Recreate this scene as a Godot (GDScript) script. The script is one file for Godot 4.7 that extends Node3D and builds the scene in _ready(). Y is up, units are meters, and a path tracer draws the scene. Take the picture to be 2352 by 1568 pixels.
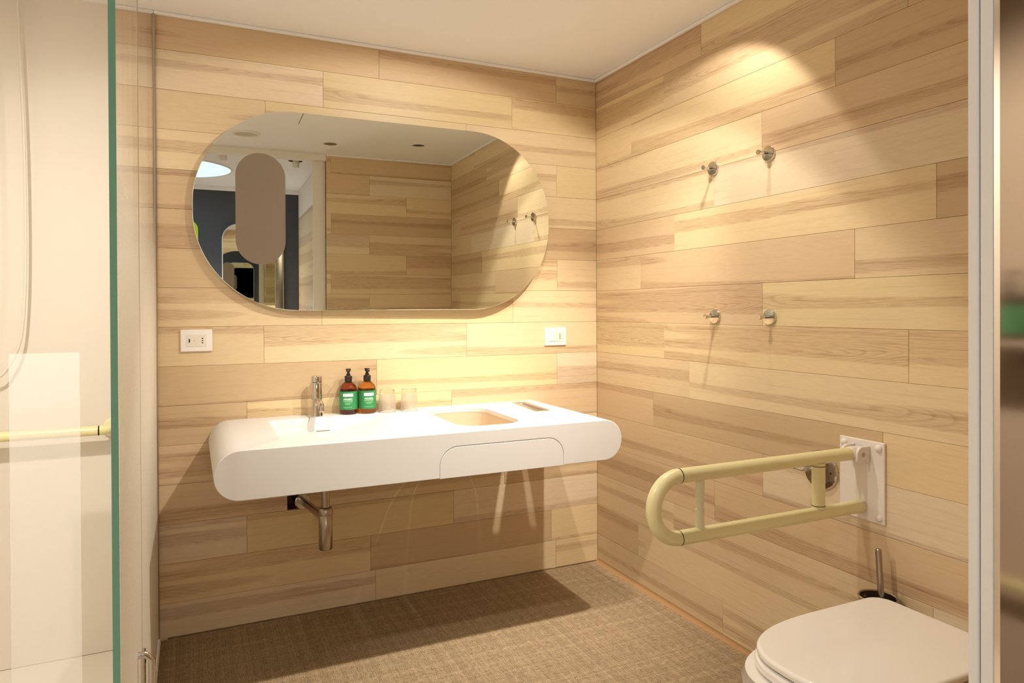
extends Node3D

# ------------------------------------------------------------------ helpers
var M := {}
var rng := RandomNumberGenerator.new()
var used := {}

func numbered(called: String) -> String:
	var n: int = used.get(called, 0)
	used[called] = n + 1
	return called if n == 0 else "%s_%03d" % [called, n]

func new_st() -> SurfaceTool:
	var st := SurfaceTool.new()
	st.begin(Mesh.PRIMITIVE_TRIANGLES)
	return st

func tri(st: SurfaceTool, a: Vector3, b: Vector3, c: Vector3, na: Vector3, nb: Vector3, nc: Vector3, ua := Vector2.ZERO, ub := Vector2.ZERO, uc := Vector2.ZERO) -> void:
	var g := (b - a).cross(c - a)
	if g.length_squared() < 1e-18:
		return
	if g.dot(na + nb + nc) > 0.0:
		st.set_normal(na); st.set_uv(ua); st.add_vertex(a)
		st.set_normal(nc); st.set_uv(uc); st.add_vertex(c)
		st.set_normal(nb); st.set_uv(ub); st.add_vertex(b)
	else:
		st.set_normal(na); st.set_uv(ua); st.add_vertex(a)
		st.set_normal(nb); st.set_uv(ub); st.add_vertex(b)
		st.set_normal(nc); st.set_uv(uc); st.add_vertex(c)

func quad(st: SurfaceTool, a: Vector3, b: Vector3, c: Vector3, d: Vector3, n: Vector3) -> void:
	tri(st, a, b, c, n, n, n)
	tri(st, a, c, d, n, n, n)

func quadn(st: SurfaceTool, a: Vector3, b: Vector3, c: Vector3, d: Vector3, na: Vector3, nb: Vector3, nc: Vector3, nd: Vector3) -> void:
	tri(st, a, b, c, na, nb, nc)
	tri(st, a, c, d, na, nc, nd)

# box with chamfered edges, lo..hi
func box(st: SurfaceTool, lo: Vector3, hi: Vector3, bev := 0.0) -> void:
	var c := (lo + hi) * 0.5
	var h := (hi - lo) * 0.5
	var b: float = min(bev, min(h.x, min(h.y, h.z)) * 0.9)
	for ax in 3:
		var u := (ax + 1) % 3
		var v := (ax + 2) % 3
		for s in [-1.0, 1.0]:
			var n := Vector3.ZERO
			n[ax] = s
			var q := []
			for k in [[-1, -1], [1, -1], [1, 1], [-1, 1]]:
				var p := Vector3.ZERO
				p[ax] = s * h[ax]
				p[u] = k[0] * (h[u] - b)
				p[v] = k[1] * (h[v] - b)
				q.append(c + p)
			quad(st, q[0], q[1], q[2], q[3], n)
	if b <= 0.0:
		return
	for ax in 3:
		var u := (ax + 1) % 3
		var v := (ax + 2) % 3
		for su in [-1.0, 1.0]:
			for sv in [-1.0, 1.0]:
				var n := Vector3.ZERO
				n[u] = su
				n[v] = sv
				n = n.normalized()
				var q := []
				for k in [[-1, 0], [1, 0], [1, 1], [-1, 1]]:
					var p := Vector3.ZERO
					p[ax] = k[0] * (h[ax] - b)
					p[u] = su * (h[u] - (b if k[1] == 0 else 0.0))
					p[v] = sv * (h[v] - (0.0 if k[1] == 0 else b))
					q.append(c + p)
				quad(st, q[0], q[1], q[2], q[3], n)
	for sx in [-1.0, 1.0]:
		for sy in [-1.0, 1.0]:
			for sz in [-1.0, 1.0]:
				var n := Vector3(sx, sy, sz).normalized()
				tri(st, c + Vector3(sx * h.x, sy * (h.y - b), sz * (h.z - b)), c + Vector3(sx * (h.x - b), sy * h.y, sz * (h.z - b)), c + Vector3(sx * (h.x - b), sy * (h.y - b), sz * h.z), n, n, n)

# surface of revolution about local y; prof = [Vector2(radius, y), ...] walked so that the outside lies to its right going up
func lathe(st: SurfaceTool, prof: Array, xf := Transform3D.IDENTITY, segs := 32, a0 := 0.0, a1 := TAU) -> void:
	var ns := []
	for i in prof.size() - 1:
		var d: Vector2 = (prof[i + 1] - prof[i]).normalized()
		ns.append(Vector2(d.y, -d.x))
	for i in prof.size() - 1:
		var n0: Vector2 = ns[i]
		var n1: Vector2 = ns[i]
		if i > 0 and ns[i - 1].dot(ns[i]) > 0.75:
			n0 = (ns[i - 1] + ns[i]).normalized()
		if i < ns.size() - 1 and ns[i + 1].dot(ns[i]) > 0.75:
			n1 = (ns[i + 1] + ns[i]).normalized()
		for k in segs:
			var t0: float = lerp(a0, a1, float(k) / segs)
			var t1: float = lerp(a0, a1, float(k + 1) / segs)
			var d0 := Vector3(cos(t0), 0, sin(t0))
			var d1 := Vector3(cos(t1), 0, sin(t1))
			var up := Vector3.UP
			var pts := [d0 * prof[i].x + up * prof[i].y, d1 * prof[i].x + up * prof[i].y, d1 * prof[i + 1].x + up * prof[i + 1].y, d0 * prof[i + 1].x + up * prof[i + 1].y]
			var nn := [d0 * n0.x + up * n0.y, d1 * n0.x + up * n0.y, d1 * n1.x + up * n1.y, d0 * n1.x + up * n1.y]
			var uv := [Vector2(float(k) / segs, 0), Vector2(float(k + 1) / segs, 0), Vector2(float(k + 1) / segs, 1), Vector2(float(k) / segs, 1)]
			for m in [[0, 1, 2], [0, 2, 3]]:
				tri(st, xf * pts[m[0]], xf * pts[m[1]], xf * pts[m[2]], xf.basis * nn[m[0]], xf.basis * nn[m[1]], xf.basis * nn[m[2]], uv[m[0]], uv[m[1]], uv[m[2]])

func along(from: Vector3, to: Vector3) -> Transform3D:
	var y := (to - from).normalized()
	var x := y.cross(Vector3(0.31, 0.12, 0.95)).normalized()
	if absf(y.dot(Vector3(0.31, 0.12, 0.95).normalized())) > 0.95:
		x = y.cross(Vector3.RIGHT).normalized()
	return Transform3D(Basis(x, y, x.cross(y)), from)

func rod(st: SurfaceTool, from: Vector3, to: Vector3, r: float, segs := 24, bev := 0.0015) -> void:
	var l := from.distance_to(to)
	lathe(st, [Vector2(0, 0), Vector2(r - bev, 0), Vector2(r, bev), Vector2(r, l - bev), Vector2(r - bev, l), Vector2(0, l)], along(from, to), segs)

func dome(st: SurfaceTool, at: Vector3, dir: Vector3, r: float, h: float, segs := 24) -> void:
	var prof := []
	for i in 9:
		var t := PI * 0.5 * i / 8.0
		prof.append(Vector2(r * cos(t), h * sin(t)))
	lathe(st, prof, along(at, at + dir), segs)

func sweep(st: SurfaceTool, pts: Array, r: float, segs := 20, caps := true) -> void:
	var n := pts.size()
	var frames := []
	var ref := Vector3(0.2, 0.1, 0.97)
	for i in n:
		var d: Vector3 = (pts[min(i + 1, n - 1)] - pts[max(i - 1, 0)]).normalized()
		var x := (ref - d * ref.dot(d)).normalized()
		ref = x
		frames.append([x, d.cross(x), d])
	for i in n - 1:
		for k in segs:
			var q := []
			var nn := []
			for m in [[i, k], [i, k + 1], [i + 1, k + 1], [i + 1, k]]:
				var t: float = TAU * m[1] / segs
				var nv: Vector3 = frames[m[0]][0] * cos(t) + frames[m[0]][1] * sin(t)
				q.append(pts[m[0]] + nv * r)
				nn.append(nv)
			quadn(st, q[0], q[1], q[2], q[3], nn[0], nn[1], nn[2], nn[3])
	if caps:
		for e in [0, n - 1]:
			var nv: Vector3 = frames[e][2] * (-1.0 if e == 0 else 1.0)
			for k in segs:
				var t0 := TAU * k / segs
				var t1 := TAU * (k + 1) / segs
				tri(st, pts[e], pts[e] + (frames[e][0] * cos(t0) + frames[e][1] * sin(t0)) * r, pts[e] + (frames[e][0] * cos(t1) + frames[e][1] * sin(t1)) * r, nv, nv, nv)

# rounded rectangle outline centred on c, counter-clockwise
func rrect(c: Vector2, w: float, h: float, r: float, seg := 10, radii := []) -> PackedVector2Array:
	var out := PackedVector2Array()
	var corners := [[Vector2(1, 1), 0.0], [Vector2(-1, 1), PI * 0.5], [Vector2(-1, -1), PI], [Vector2(1, -1), PI * 1.5]]
	for ci in 4:
		var rr: float = r if radii.is_empty() else radii[ci]
		var s: Vector2 = corners[ci][0]
		var o := c + Vector2(s.x * (w * 0.5 - rr), s.y * (h * 0.5 - rr))
		if rr < 1e-5:
			out.append(o)
			continue
		for k in seg + 1:
			var t: float = corners[ci][1] + PI * 0.5 * k / seg
			out.append(o + Vector2(cos(t), sin(t)) * rr)
	return out

func outline_normals(poly: PackedVector2Array) -> Array:
	var n := poly.size()
	var area := 0.0
	for i in n:
		area += poly[i].cross(poly[(i + 1) % n])
	var s := 1.0 if area > 0 else -1.0
	var edge := []
	for i in n:
		var d := (poly[(i + 1) % n] - poly[i]).normalized()
		edge.append(Vector2(d.y, -d.x) * s)
	return edge

# extrude an outline in local xy from z0 to z1, with a bevel on the z1 (and, with both, the z0) rim
func prism(st: SurfaceTool, poly: PackedVector2Array, z0: float, z1: float, xf := Transform3D.IDENTITY, bev := 0.0, both := false, steps := 1) -> void:
	var n := poly.size()
	var edge := outline_normals(poly)
	var vn := []
	var inset := []
	for i in n:
		var e0: Vector2 = edge[(i + n - 1) % n]
		var e1: Vector2 = edge[i]
		var avg := (e0 + e1).normalized()
		vn.append([e0, e1, avg, e0.dot(e1) > 0.7])
		inset.append(avg / max(0.4, avg.dot(e0)))
	var rings := []   # [z, inset amount, radial part of the normal, axial part]
	if both and bev > 0:
		for k in steps + 1:
			var t := PI * 0.5 * k / steps
			rings.append([z0 + bev * (1 - sin(t)), bev * (1 - cos(t)), cos(t), -sin(t)])
		rings.reverse()
	else:
		rings.append([z0, 0.0, 1.0, 0.0])
	if bev > 0:
		for k in steps + 1:
			var t := PI * 0.5 * k / steps
			rings.append([z1 - bev * (1 - sin(t)), bev * (1 - cos(t)), cos(t), sin(t)])
	else:
		rings.append([z1, 0.0, 1.0, 0.0])
	for r in rings.size() - 1:
		var A: Array = rings[r]
		var B: Array = rings[r + 1]
		for i in n:
			var j := (i + 1) % n
			var ni: Vector2 = vn[i][2] if vn[i][3] else vn[i][1]
			var nj: Vector2 = vn[j][2] if vn[j][3] else vn[j][0]
			var q := []
			var nn := []
			for m in [[i, A, ni], [j, A, nj], [j, B, nj], [i, B, ni]]:
				var p: Vector2 = poly[m[0]] - inset[m[0]] * m[1][1]
				q.append(xf * Vector3(p.x, p.y, m[1][0]))
				var nv: Vector3
				if steps == 1 and A[1] != B[1]:
					nv = Vector3(m[2].x, m[2].y, 1.0 if r > 0 or not both else -1.0)
				else:
					nv = Vector3(m[2].x * m[1][2], m[2].y * m[1][2], m[1][3])
				nn.append((xf.basis * nv).normalized())
			quadn(st, q[0], q[1], q[2], q[3], nn[0], nn[1], nn[2], nn[3])
	for e in [0, rings.size() - 1]:
		var ring: Array = rings[e]
		var p2 := PackedVector2Array()
		for i in n:
			p2.append(poly[i] - inset[i] * ring[1])
		var idx := Geometry2D.triangulate_polygon(p2)
		var nz := (xf.basis * Vector3(0, 0, -1.0 if e == 0 else 1.0)).normalized()
		for k in range(0, idx.size(), 3):
			tri(st, xf * Vector3(p2[idx[k]].x, p2[idx[k]].y, ring[0]), xf * Vector3(p2[idx[k + 1]].x, p2[idx[k + 1]].y, ring[0]), xf * Vector3(p2[idx[k + 2]].x, p2[idx[k + 2]].y, ring[0]), nz, nz, nz)

func commit(st: SurfaceTool, called: String, mat: Material) -> MeshInstance3D:
	var o := MeshInstance3D.new()
	o.name = called
	o.mesh = st.commit()
	o.material_override = mat
	return o

# a thing: a Node3D at its base; parts are modelled in room coordinates
func thing(called: String, label: String, category: String, at: Vector3, group := "") -> Node3D:
	var o := Node3D.new()
	o.name = numbered(called)
	add_child(o)
	o.position = at
	o.set_meta("label", label)
	o.set_meta("category", category)
	if group != "":
		o.set_meta("group", group)
	return o

func part(parent: Node3D, called: String, st: SurfaceTool, mat: Material, label := "") -> MeshInstance3D:
	var o := commit(st, called, mat)
	parent.add_child(o, true)
	var top: Node3D = parent
	var off := Vector3.ZERO
	while top != self:
		off += top.position
		top = top.get_parent()
	o.position = -off
	if label != "":
		o.set_meta("label", label)
	return o

func struct(called: String, st: SurfaceTool, mat: Material) -> MeshInstance3D:
	var o := commit(st, called, mat)
	o.set_meta("kind", "structure")
	add_child(o, true)
	return o

func box_st(lo: Vector3, hi: Vector3, bev := 0.0) -> SurfaceTool:
	var st := new_st()
	box(st, lo, hi, bev)
	return st

func mat(color: Color, rough := 0.5, metal := 0.0, spec := 0.5) -> StandardMaterial3D:
	var m := StandardMaterial3D.new()
	m.albedo_color = color
	m.roughness = rough
	m.metallic = metal
	m.metallic_specular = spec
	return m

func rgb(r: float, g: float, b: float, a := 1.0) -> Color:
	return Color(r / 255.0, g / 255.0, b / 255.0, a)

# ------------------------------------------------------------------ textures
func noise_bytes(s: int, w: int, h: int, fx: int, fy: int, freq: float, oct: int, warp := 0.0) -> PackedByteArray:
	var f := FastNoiseLite.new()
	f.seed = s
	f.noise_type = FastNoiseLite.TYPE_SIMPLEX_SMOOTH
	f.frequency = freq
	f.fractal_octaves = oct
	if warp > 0:
		f.domain_warp_enabled = true
		f.domain_warp_amplitude = warp
		f.domain_warp_frequency = freq * 0.7
		f.domain_warp_fractal_octaves = 2
	var i := f.get_image(w / fx, h / fy, false, false, true)
	i.convert(Image.FORMAT_L8)
	i.resize(w, h, Image.INTERPOLATE_CUBIC)
	return i.get_data()

func wood_texture() -> ImageTexture:
	var w := 2048
	var h := 1024
	var broad := noise_bytes(11, w, h, 36, 1, 0.0066, 2, 7.0)
	var rings := noise_bytes(23, w, h, 16, 1, 0.0080, 1, 12.0)
	var streak := noise_bytes(37, w, h, 64, 1, 0.060, 2)
	var fine := noise_bytes(51, w, h, 24, 1, 0.22, 2)
	var out := PackedByteArray()
	out.resize(w * h * 3)
	# tables that turn the noise values into shares of the dark heartwood tone
	var bandt := PackedFloat32Array()
	var edget := PackedFloat32Array()
	var linet := PackedFloat32Array()
	var streakt := PackedFloat32Array()
	for v in 256:
		var x := v / 255.0
		bandt.append(smoothstep(0.545, 0.63, x))
		edget.append(exp(-pow((x - 0.57) / 0.012, 2.0)))
		var ph := fmod(x * 15.0, 1.0)
		linet.append(exp(-pow((ph - 0.55) / (0.22 if ph < 0.55 else 0.06), 2.0)))
		streakt.append(smoothstep(0.58, 0.90, x))
	for i in w * h:
		var b: float = bandt[broad[i]]
		var t: float = 0.06 + 0.23 * b + 0.10 * edget[broad[i]] + linet[rings[i]] * (0.035 + 0.20 * b) + streakt[streak[i]] * (0.10 + 0.18 * b) + (fine[i] - 128) * (0.0006 + 0.0008 * b)
		t = clampf(t, 0.0, 1.0)
		var j := i * 3
		out[j] = int(233.0 - 62.0 * t)
		out[j + 1] = int(213.0 - 76.0 * t)
		out[j + 2] = int(180.0 - 70.0 * t)
	var img := Image.create_from_data(w, h, false, Image.FORMAT_RGB8, out)
	img.generate_mipmaps()
	return ImageTexture.create_from_image(img)

func weave_textures() -> Array:
	var n := 768
	var height := Image.create(n, n, false, Image.FORMAT_RGB8)
	var color := PackedByteArray()
	color.resize(n * n * 3)
	var hb := PackedByteArray()
	hb.resize(n * n * 3)
	var r := RandomNumberGenerator.new()
	r.seed = 5
	var cols := []
	var rows := []
	for i in n / 6:
		cols.append(r.randf())
		rows.append(r.randf())
	var slub := noise_bytes(81, n, n, 8, 1, 0.13, 2)
	var slub2 := noise_bytes(82, n, n, 1, 8, 0.13, 2)
	for y in n:
		var ry := y / 6
		var fy := absf(sin(PI * (y % 6 + 0.5) / 6.0))
		for x in n:
			var rx := x / 6
			var fx := absf(sin(PI * (x % 6 + 0.5) / 6.0))
			var i := y * n + x
			var over := (rx + ry) % 2 == 0
			var tone: float
			var hh: float
			if over:
				tone = 0.30 + 0.38 * rows[ry] + (slub[i] - 128) * 0.0028
				hh = 0.55 + 0.45 * fy
			else:
				tone = 0.22 + 0.34 * cols[rx] + (slub2[i] - 128) * 0.0028
				hh = 0.25 + 0.45 * fx
			tone = clampf(tone, 0.0, 1.0)
			var j := i * 3
			color[j] = int(110.0 + 106.0 * tone)
			color[j + 1] = int(92.0 + 97.0 * tone)
			color[j + 2] = int(66.0 + 86.0 * tone)
			var hv := int(255 * hh)
			hb[j] = hv
			hb[j + 1] = hv
			hb[j + 2] = hv
	var ci := Image.create_from_data(n, n, false, Image.FORMAT_RGB8, color)
	height = Image.create_from_data(n, n, false, Image.FORMAT_RGB8, hb)
	return [ImageTexture.create_from_image(ci), ImageTexture.create_from_image(height)]

# printed dots that grow and merge downwards: the satin print on the shower glass
func frost_texture() -> ImageTexture:
	var w := 256
	var h := 1024
	var img := Image.create(w, h, false, Image.FORMAT_RGBA8)
	img.fill(Color(1, 1, 1, 0))
	var r := RandomNumberGenerator.new()
	r.seed = 77
	for y in h:
		var share := 0.95 * smoothstep(0.0, 0.36, float(y) / h)
		for x in w:
			img.set_pixel(x, y, Color(1, 1, 1, clampf(share + share * r.randf_range(-0.12, 0.05), 0.0, 1.0)))
	img.generate_mipmaps()
	return ImageTexture.create_from_image(img)

# green wrap label: white name box, two bold lines, fine print
func label_texture() -> ImageTexture:
	var w := 512
	var h := 192
	var img := Image.create(w, h, false, Image.FORMAT_RGB8)
	img.fill(rgb(52, 138, 82))
	var r := RandomNumberGenerator.new()
	r.seed = 12
	var cx := w / 2
	img.fill_rect(Rect2i(cx - 48, 22, 96, 32), rgb(244, 240, 236))
	var x := cx - 38
	while x < cx + 36:
		var l := r.randi_range(3, 6)
		img.fill_rect(Rect2i(x, 32, l, 12), rgb(216, 176, 184))
		x += l + 3
	for line in [[62, 4, 40, rgb(38, 82, 60)], [72, 16, 42, rgb(226, 240, 222)], [94, 10, 46, rgb(186, 222, 180)], [116, 7, 40, rgb(150, 200, 150)], [128, 7, 26, rgb(170, 208, 160)], [164, 6, 44, rgb(150, 196, 140)]]:
		x = cx - line[2]
		while x < cx + line[2] - 4:
			var l := r.randi_range(3, 7)
			img.fill_rect(Rect2i(x, line[0], l, line[1]), line[3])
			x += l + r.randi_range(2, 4)
	img.generate_mipmaps()
	return ImageTexture.create_from_image(img)

# ------------------------------------------------------------------ wood boards
func board_mesh(l: float, h: float, t: float) -> ArrayMesh:
	var st := new_st()
	var g := 0.0004   # half the joint
	var c := 0.0007   # chamfer
	var x0 := g
	var x1 := l - g
	var y0 := g
	var y1 := h - g
	var tl := 1.32
	var u0: float = rng.randf_range(0.0, max(0.0, 1.0 - l / tl))
	var v0: float = rng.randf_range(0.0, 1.0 - h / 0.86)
	var flip := rng.randf() < 0.5
	var uv := func(p: Vector3) -> Vector2:
		return Vector2(u0 + (l - p.x if flip else p.x) / tl, v0 + p.y / 0.86)
	var f := [Vector3(x0 + c, y0 + c, t), Vector3(x1 - c, y0 + c, t), Vector3(x1 - c, y1 - c, t), Vector3(x0 + c, y1 - c, t)]
	var e := [Vector3(x0, y0, t - c), Vector3(x1, y0, t - c), Vector3(x1, y1, t - c), Vector3(x0, y1, t - c)]
	var b := [Vector3(x0, y0, 0), Vector3(x1, y0, 0), Vector3(x1, y1, 0), Vector3(x0, y1, 0)]
	var nz := Vector3.BACK
	tri(st, f[0], f[1], f[2], nz, nz, nz, uv.call(f[0]), uv.call(f[1]), uv.call(f[2]))
	tri(st, f[0], f[2], f[3], nz, nz, nz, uv.call(f[0]), uv.call(f[2]), uv.call(f[3]))
	var side := [Vector3.DOWN, Vector3.RIGHT, Vector3.UP, Vector3.LEFT]
	for k in 4:
		var m := (k + 1) % 4
		var n1: Vector3 = (side[k] + nz).normalized()
		tri(st, f[k], f[m], e[m], n1, n1, n1, uv.call(f[k]), uv.call(f[m]), uv.call(e[m]))
		tri(st, f[k], e[m], e[k], n1, n1, n1, uv.call(f[k]), uv.call(e[m]), uv.call(e[k]))
		tri(st, e[k], e[m], b[m], side[k], side[k], side[k], uv.call(e[k]), uv.call(e[m]), uv.call(b[m]))
		tri(st, e[k], b[m], b[k], side[k], side[k], side[k], uv.call(e[k]), uv.call(b[m]), uv.call(b[k]))
	return st.commit()

const SEAM0 := 0.138
const PITCH := 0.1517
func row_y(r: int) -> float:
	return 0.0 if r == 0 else min(2.4, SEAM0 + PITCH * (r - 1))

# boards of one wall: joints[r] = positions along the wall from s0 to s1; place(s, y) puts a board's corner
func clad(wall: Node3D, s0: float, s1: float, joints: Array, origin: Vector3, turn: float, thick: float, skip := Vector2i(-1, -1)) -> void:
	for r in 16:
		var cuts: Array = [s0]
		for j in joints[r]:
			if j > s0 + 0.02 and j < s1 - 0.02:
				cuts.append(j)
		cuts.append(s1)
		var y0 := row_y(r)
		var h := row_y(r + 1) - y0
		for k in cuts.size() - 1:
			if r == skip.x and k == skip.y:
				continue
			var o := MeshInstance3D.new()
			o.name = "plank"
			o.mesh = board_mesh(cuts[k + 1] - cuts[k], h, thick)
			o.material_override = M["wood%d" % rng.randi_range(0, 6)]
			wall.add_child(o, true)
			o.basis = Basis(Vector3.UP, turn)
			o.position = origin + o.basis * Vector3(cuts[k], 0, 0) + Vector3(0, y0, 0)

# ------------------------------------------------------------------ scene
func _ready() -> void:
	rng.seed = 20240
	setup_view()
	materials()
	shell()
	lamps()
	vanity()
	mirror()
	shower()
	toilet_corner()
	small_things()
	doorway_and_hall()

func setup_view() -> void:
	var f := 1589.56
	var yaw := 0.4334
	var pitch := -0.0058
	var roll := -0.0046
	var cam := Camera3D.new()
	cam.name = "camera"
	add_child(cam)
	var F := Vector3(sin(yaw) * cos(pitch), sin(pitch), -cos(yaw) * cos(pitch))
	var R := Vector3(cos(yaw), 0, sin(yaw))
	var U := R.cross(F)
	var R2 := R * cos(roll) + U * sin(roll)
	var U2 := -R * sin(roll) + U * cos(roll)
	cam.transform = Transform3D(Basis(R2, U2, -F), Vector3(-1.8402, 1.263, 2.9616))
	cam.projection = Camera3D.PROJECTION_FRUSTUM
	cam.near = 0.05
	cam.far = 50.0
	cam.size = 0.05 * 1568.0 / f
	cam.frustum_offset = Vector2(0.05 * (1176.0 - 1174.695) / f, -0.05 * (784.0 - 719.014) / f)
	cam.current = true
	var we := WorldEnvironment.new()
	we.name = "environment"
	var e := Environment.new()
	e.background_mode = Environment.BG_COLOR
	e.background_color = Color(0.02, 0.02, 0.02)
	e.tonemap_mode = Environment.TONE_MAPPER_LINEAR
	e.tonemap_exposure = 1.82
	e.sdfgi_enabled = true
	e.ssao_enabled = true
	e.ssil_enabled = true
	we.environment = e
	add_child(we)

func materials() -> void:
	var wt := wood_texture()
	var tints := [Color(1, 1, 1), Color(1.0, 0.99, 0.94), Color(0.97, 0.95, 0.90), Color(0.95, 0.91, 0.86), Color(0.90, 0.86, 0.80), Color(1.0, 0.98, 0.91), Color(0.98, 0.97, 0.89)]
	for i in 7:
		var m := mat(tints[i], 0.42, 0.0, 0.45)
		m.albedo_texture = wt
		m.resource_name = "wood_laminate"
		M["wood%d" % i] = m
	M.wood_back = mat(rgb(120, 84, 50), 0.8)
	var wv := weave_textures()
	var fl := mat(Color(1, 1, 1), 0.7, 0.0, 0.35)
	fl.albedo_texture = wv[0]
	fl.heightmap_enabled = true
	fl.heightmap_texture = wv[1]
	fl.heightmap_scale = 0.12
	fl.uv1_triplanar = true
	fl.uv1_world_triplanar = true
	fl.uv1_scale = Vector3(2.2, 2.2, 2.2)
	M.floor = fl
	M.ceiling = mat(rgb(249, 248, 247), 0.9)
	M.white_paint = mat(rgb(236, 230, 220), 0.6)
	M.counter = mat(rgb(222, 219, 214), 0.38, 0.0, 0.45)
	M.bin = mat(rgb(212, 190, 160), 0.5)
	M.chrome = mat(rgb(214, 210, 204), 0.07, 1.0)
	M.polished = mat(rgb(200, 190, 180), 0.04, 1.0)
	M.nickel = mat(rgb(176, 164, 150), 0.28, 1.0)
	M.ivory = mat(rgb(236, 226, 172), 0.3)
	M.ivory_pale = mat(rgb(236, 230, 196), 0.35)
	M.ring = mat(rgb(72, 62, 44), 0.6)
	M.cream_plate = mat(rgb(238, 228, 218), 0.45)
	M.ceramic = mat(rgb(238, 231, 220), 0.12)
	M.plastic_white = mat(rgb(240, 234, 228), 0.35)
	M.insert_white = mat(rgb(232, 222, 206), 0.4)
	M.dark = mat(rgb(26, 20, 14), 0.6)
	M.baffle = mat(rgb(104, 98, 90), 0.6)
	M.black_plastic = mat(rgb(38, 26, 20), 0.35)
	M.mirror = mat(rgb(232, 236, 230), 0.0, 1.0)
	M.mirror_back = mat(rgb(180, 176, 168), 0.6)
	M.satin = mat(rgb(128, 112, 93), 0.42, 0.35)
	M.shower_panel = mat(rgb(232, 223, 209), 0.5)
	M.shower_floor = mat(rgb(230, 220, 204), 0.55)
	var glass := mat(Color(0.93, 0.98, 0.96, 0.04), 0.0)
	glass.transparency = BaseMaterial3D.TRANSPARENCY_ALPHA
	M.glass = glass
	M.glass_edge = mat(rgb(112, 172, 152), 0.12)
	var frost := mat(rgb(232, 226, 212), 0.55)
	frost.transparency = BaseMaterial3D.TRANSPARENCY_ALPHA
	frost.albedo_texture = frost_texture()
	M.frost = frost
	var veil := mat(rgb(250, 248, 244, 0.3), 0.5)
	veil.transparency = BaseMaterial3D.TRANSPARENCY_ALPHA
	veil.albedo_texture = null
	M.veil = veil
	var drink := mat(rgb(206, 194, 176, 0.16), 0.02)
	drink.transparency = BaseMaterial3D.TRANSPARENCY_ALPHA
	M.tumbler = drink
	var solid := mat(Color(0.98, 0.98, 0.97, 0.0), 0.0)
	solid.refraction_enabled = true
	solid.refraction_scale = 0.05
	M.thick_glass = solid
	var am1 := mat(rgb(196, 92, 48, 0.03), 0.02)
	am1.refraction_enabled = true
	am1.refraction_scale = 0.05
	M.amber_dark = am1
	M.amber_deep = mat(rgb(52, 30, 18), 0.1)
	var am2 := mat(rgb(255, 172, 66, 0.03), 0.02)
	am2.refraction_enabled = true
	am2.refraction_scale = 0.05
	M.amber = am2
	var lb := mat(Color(1, 1, 1), 0.5)
	lb.albedo_texture = label_texture()
	M.label = lb
	M.hall_dark = mat(rgb(72, 74, 78), 0.7)
	M.hall_beige = mat(rgb(214, 196, 174), 0.7)
	M.hall_floor = mat(rgb(120, 92, 66), 0.5)
	M.lime = mat(rgb(190, 226, 40), 0.6)
	M.satin_mirror = mat(rgb(214, 204, 194), 0.10, 1.0)
	M.speaker = mat(rgb(206, 198, 178), 0.8)
	M.brown_disc = mat(rgb(128, 108, 80), 0.6)
	M.cove = mat(rgb(176, 136, 92), 0.5)

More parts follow.
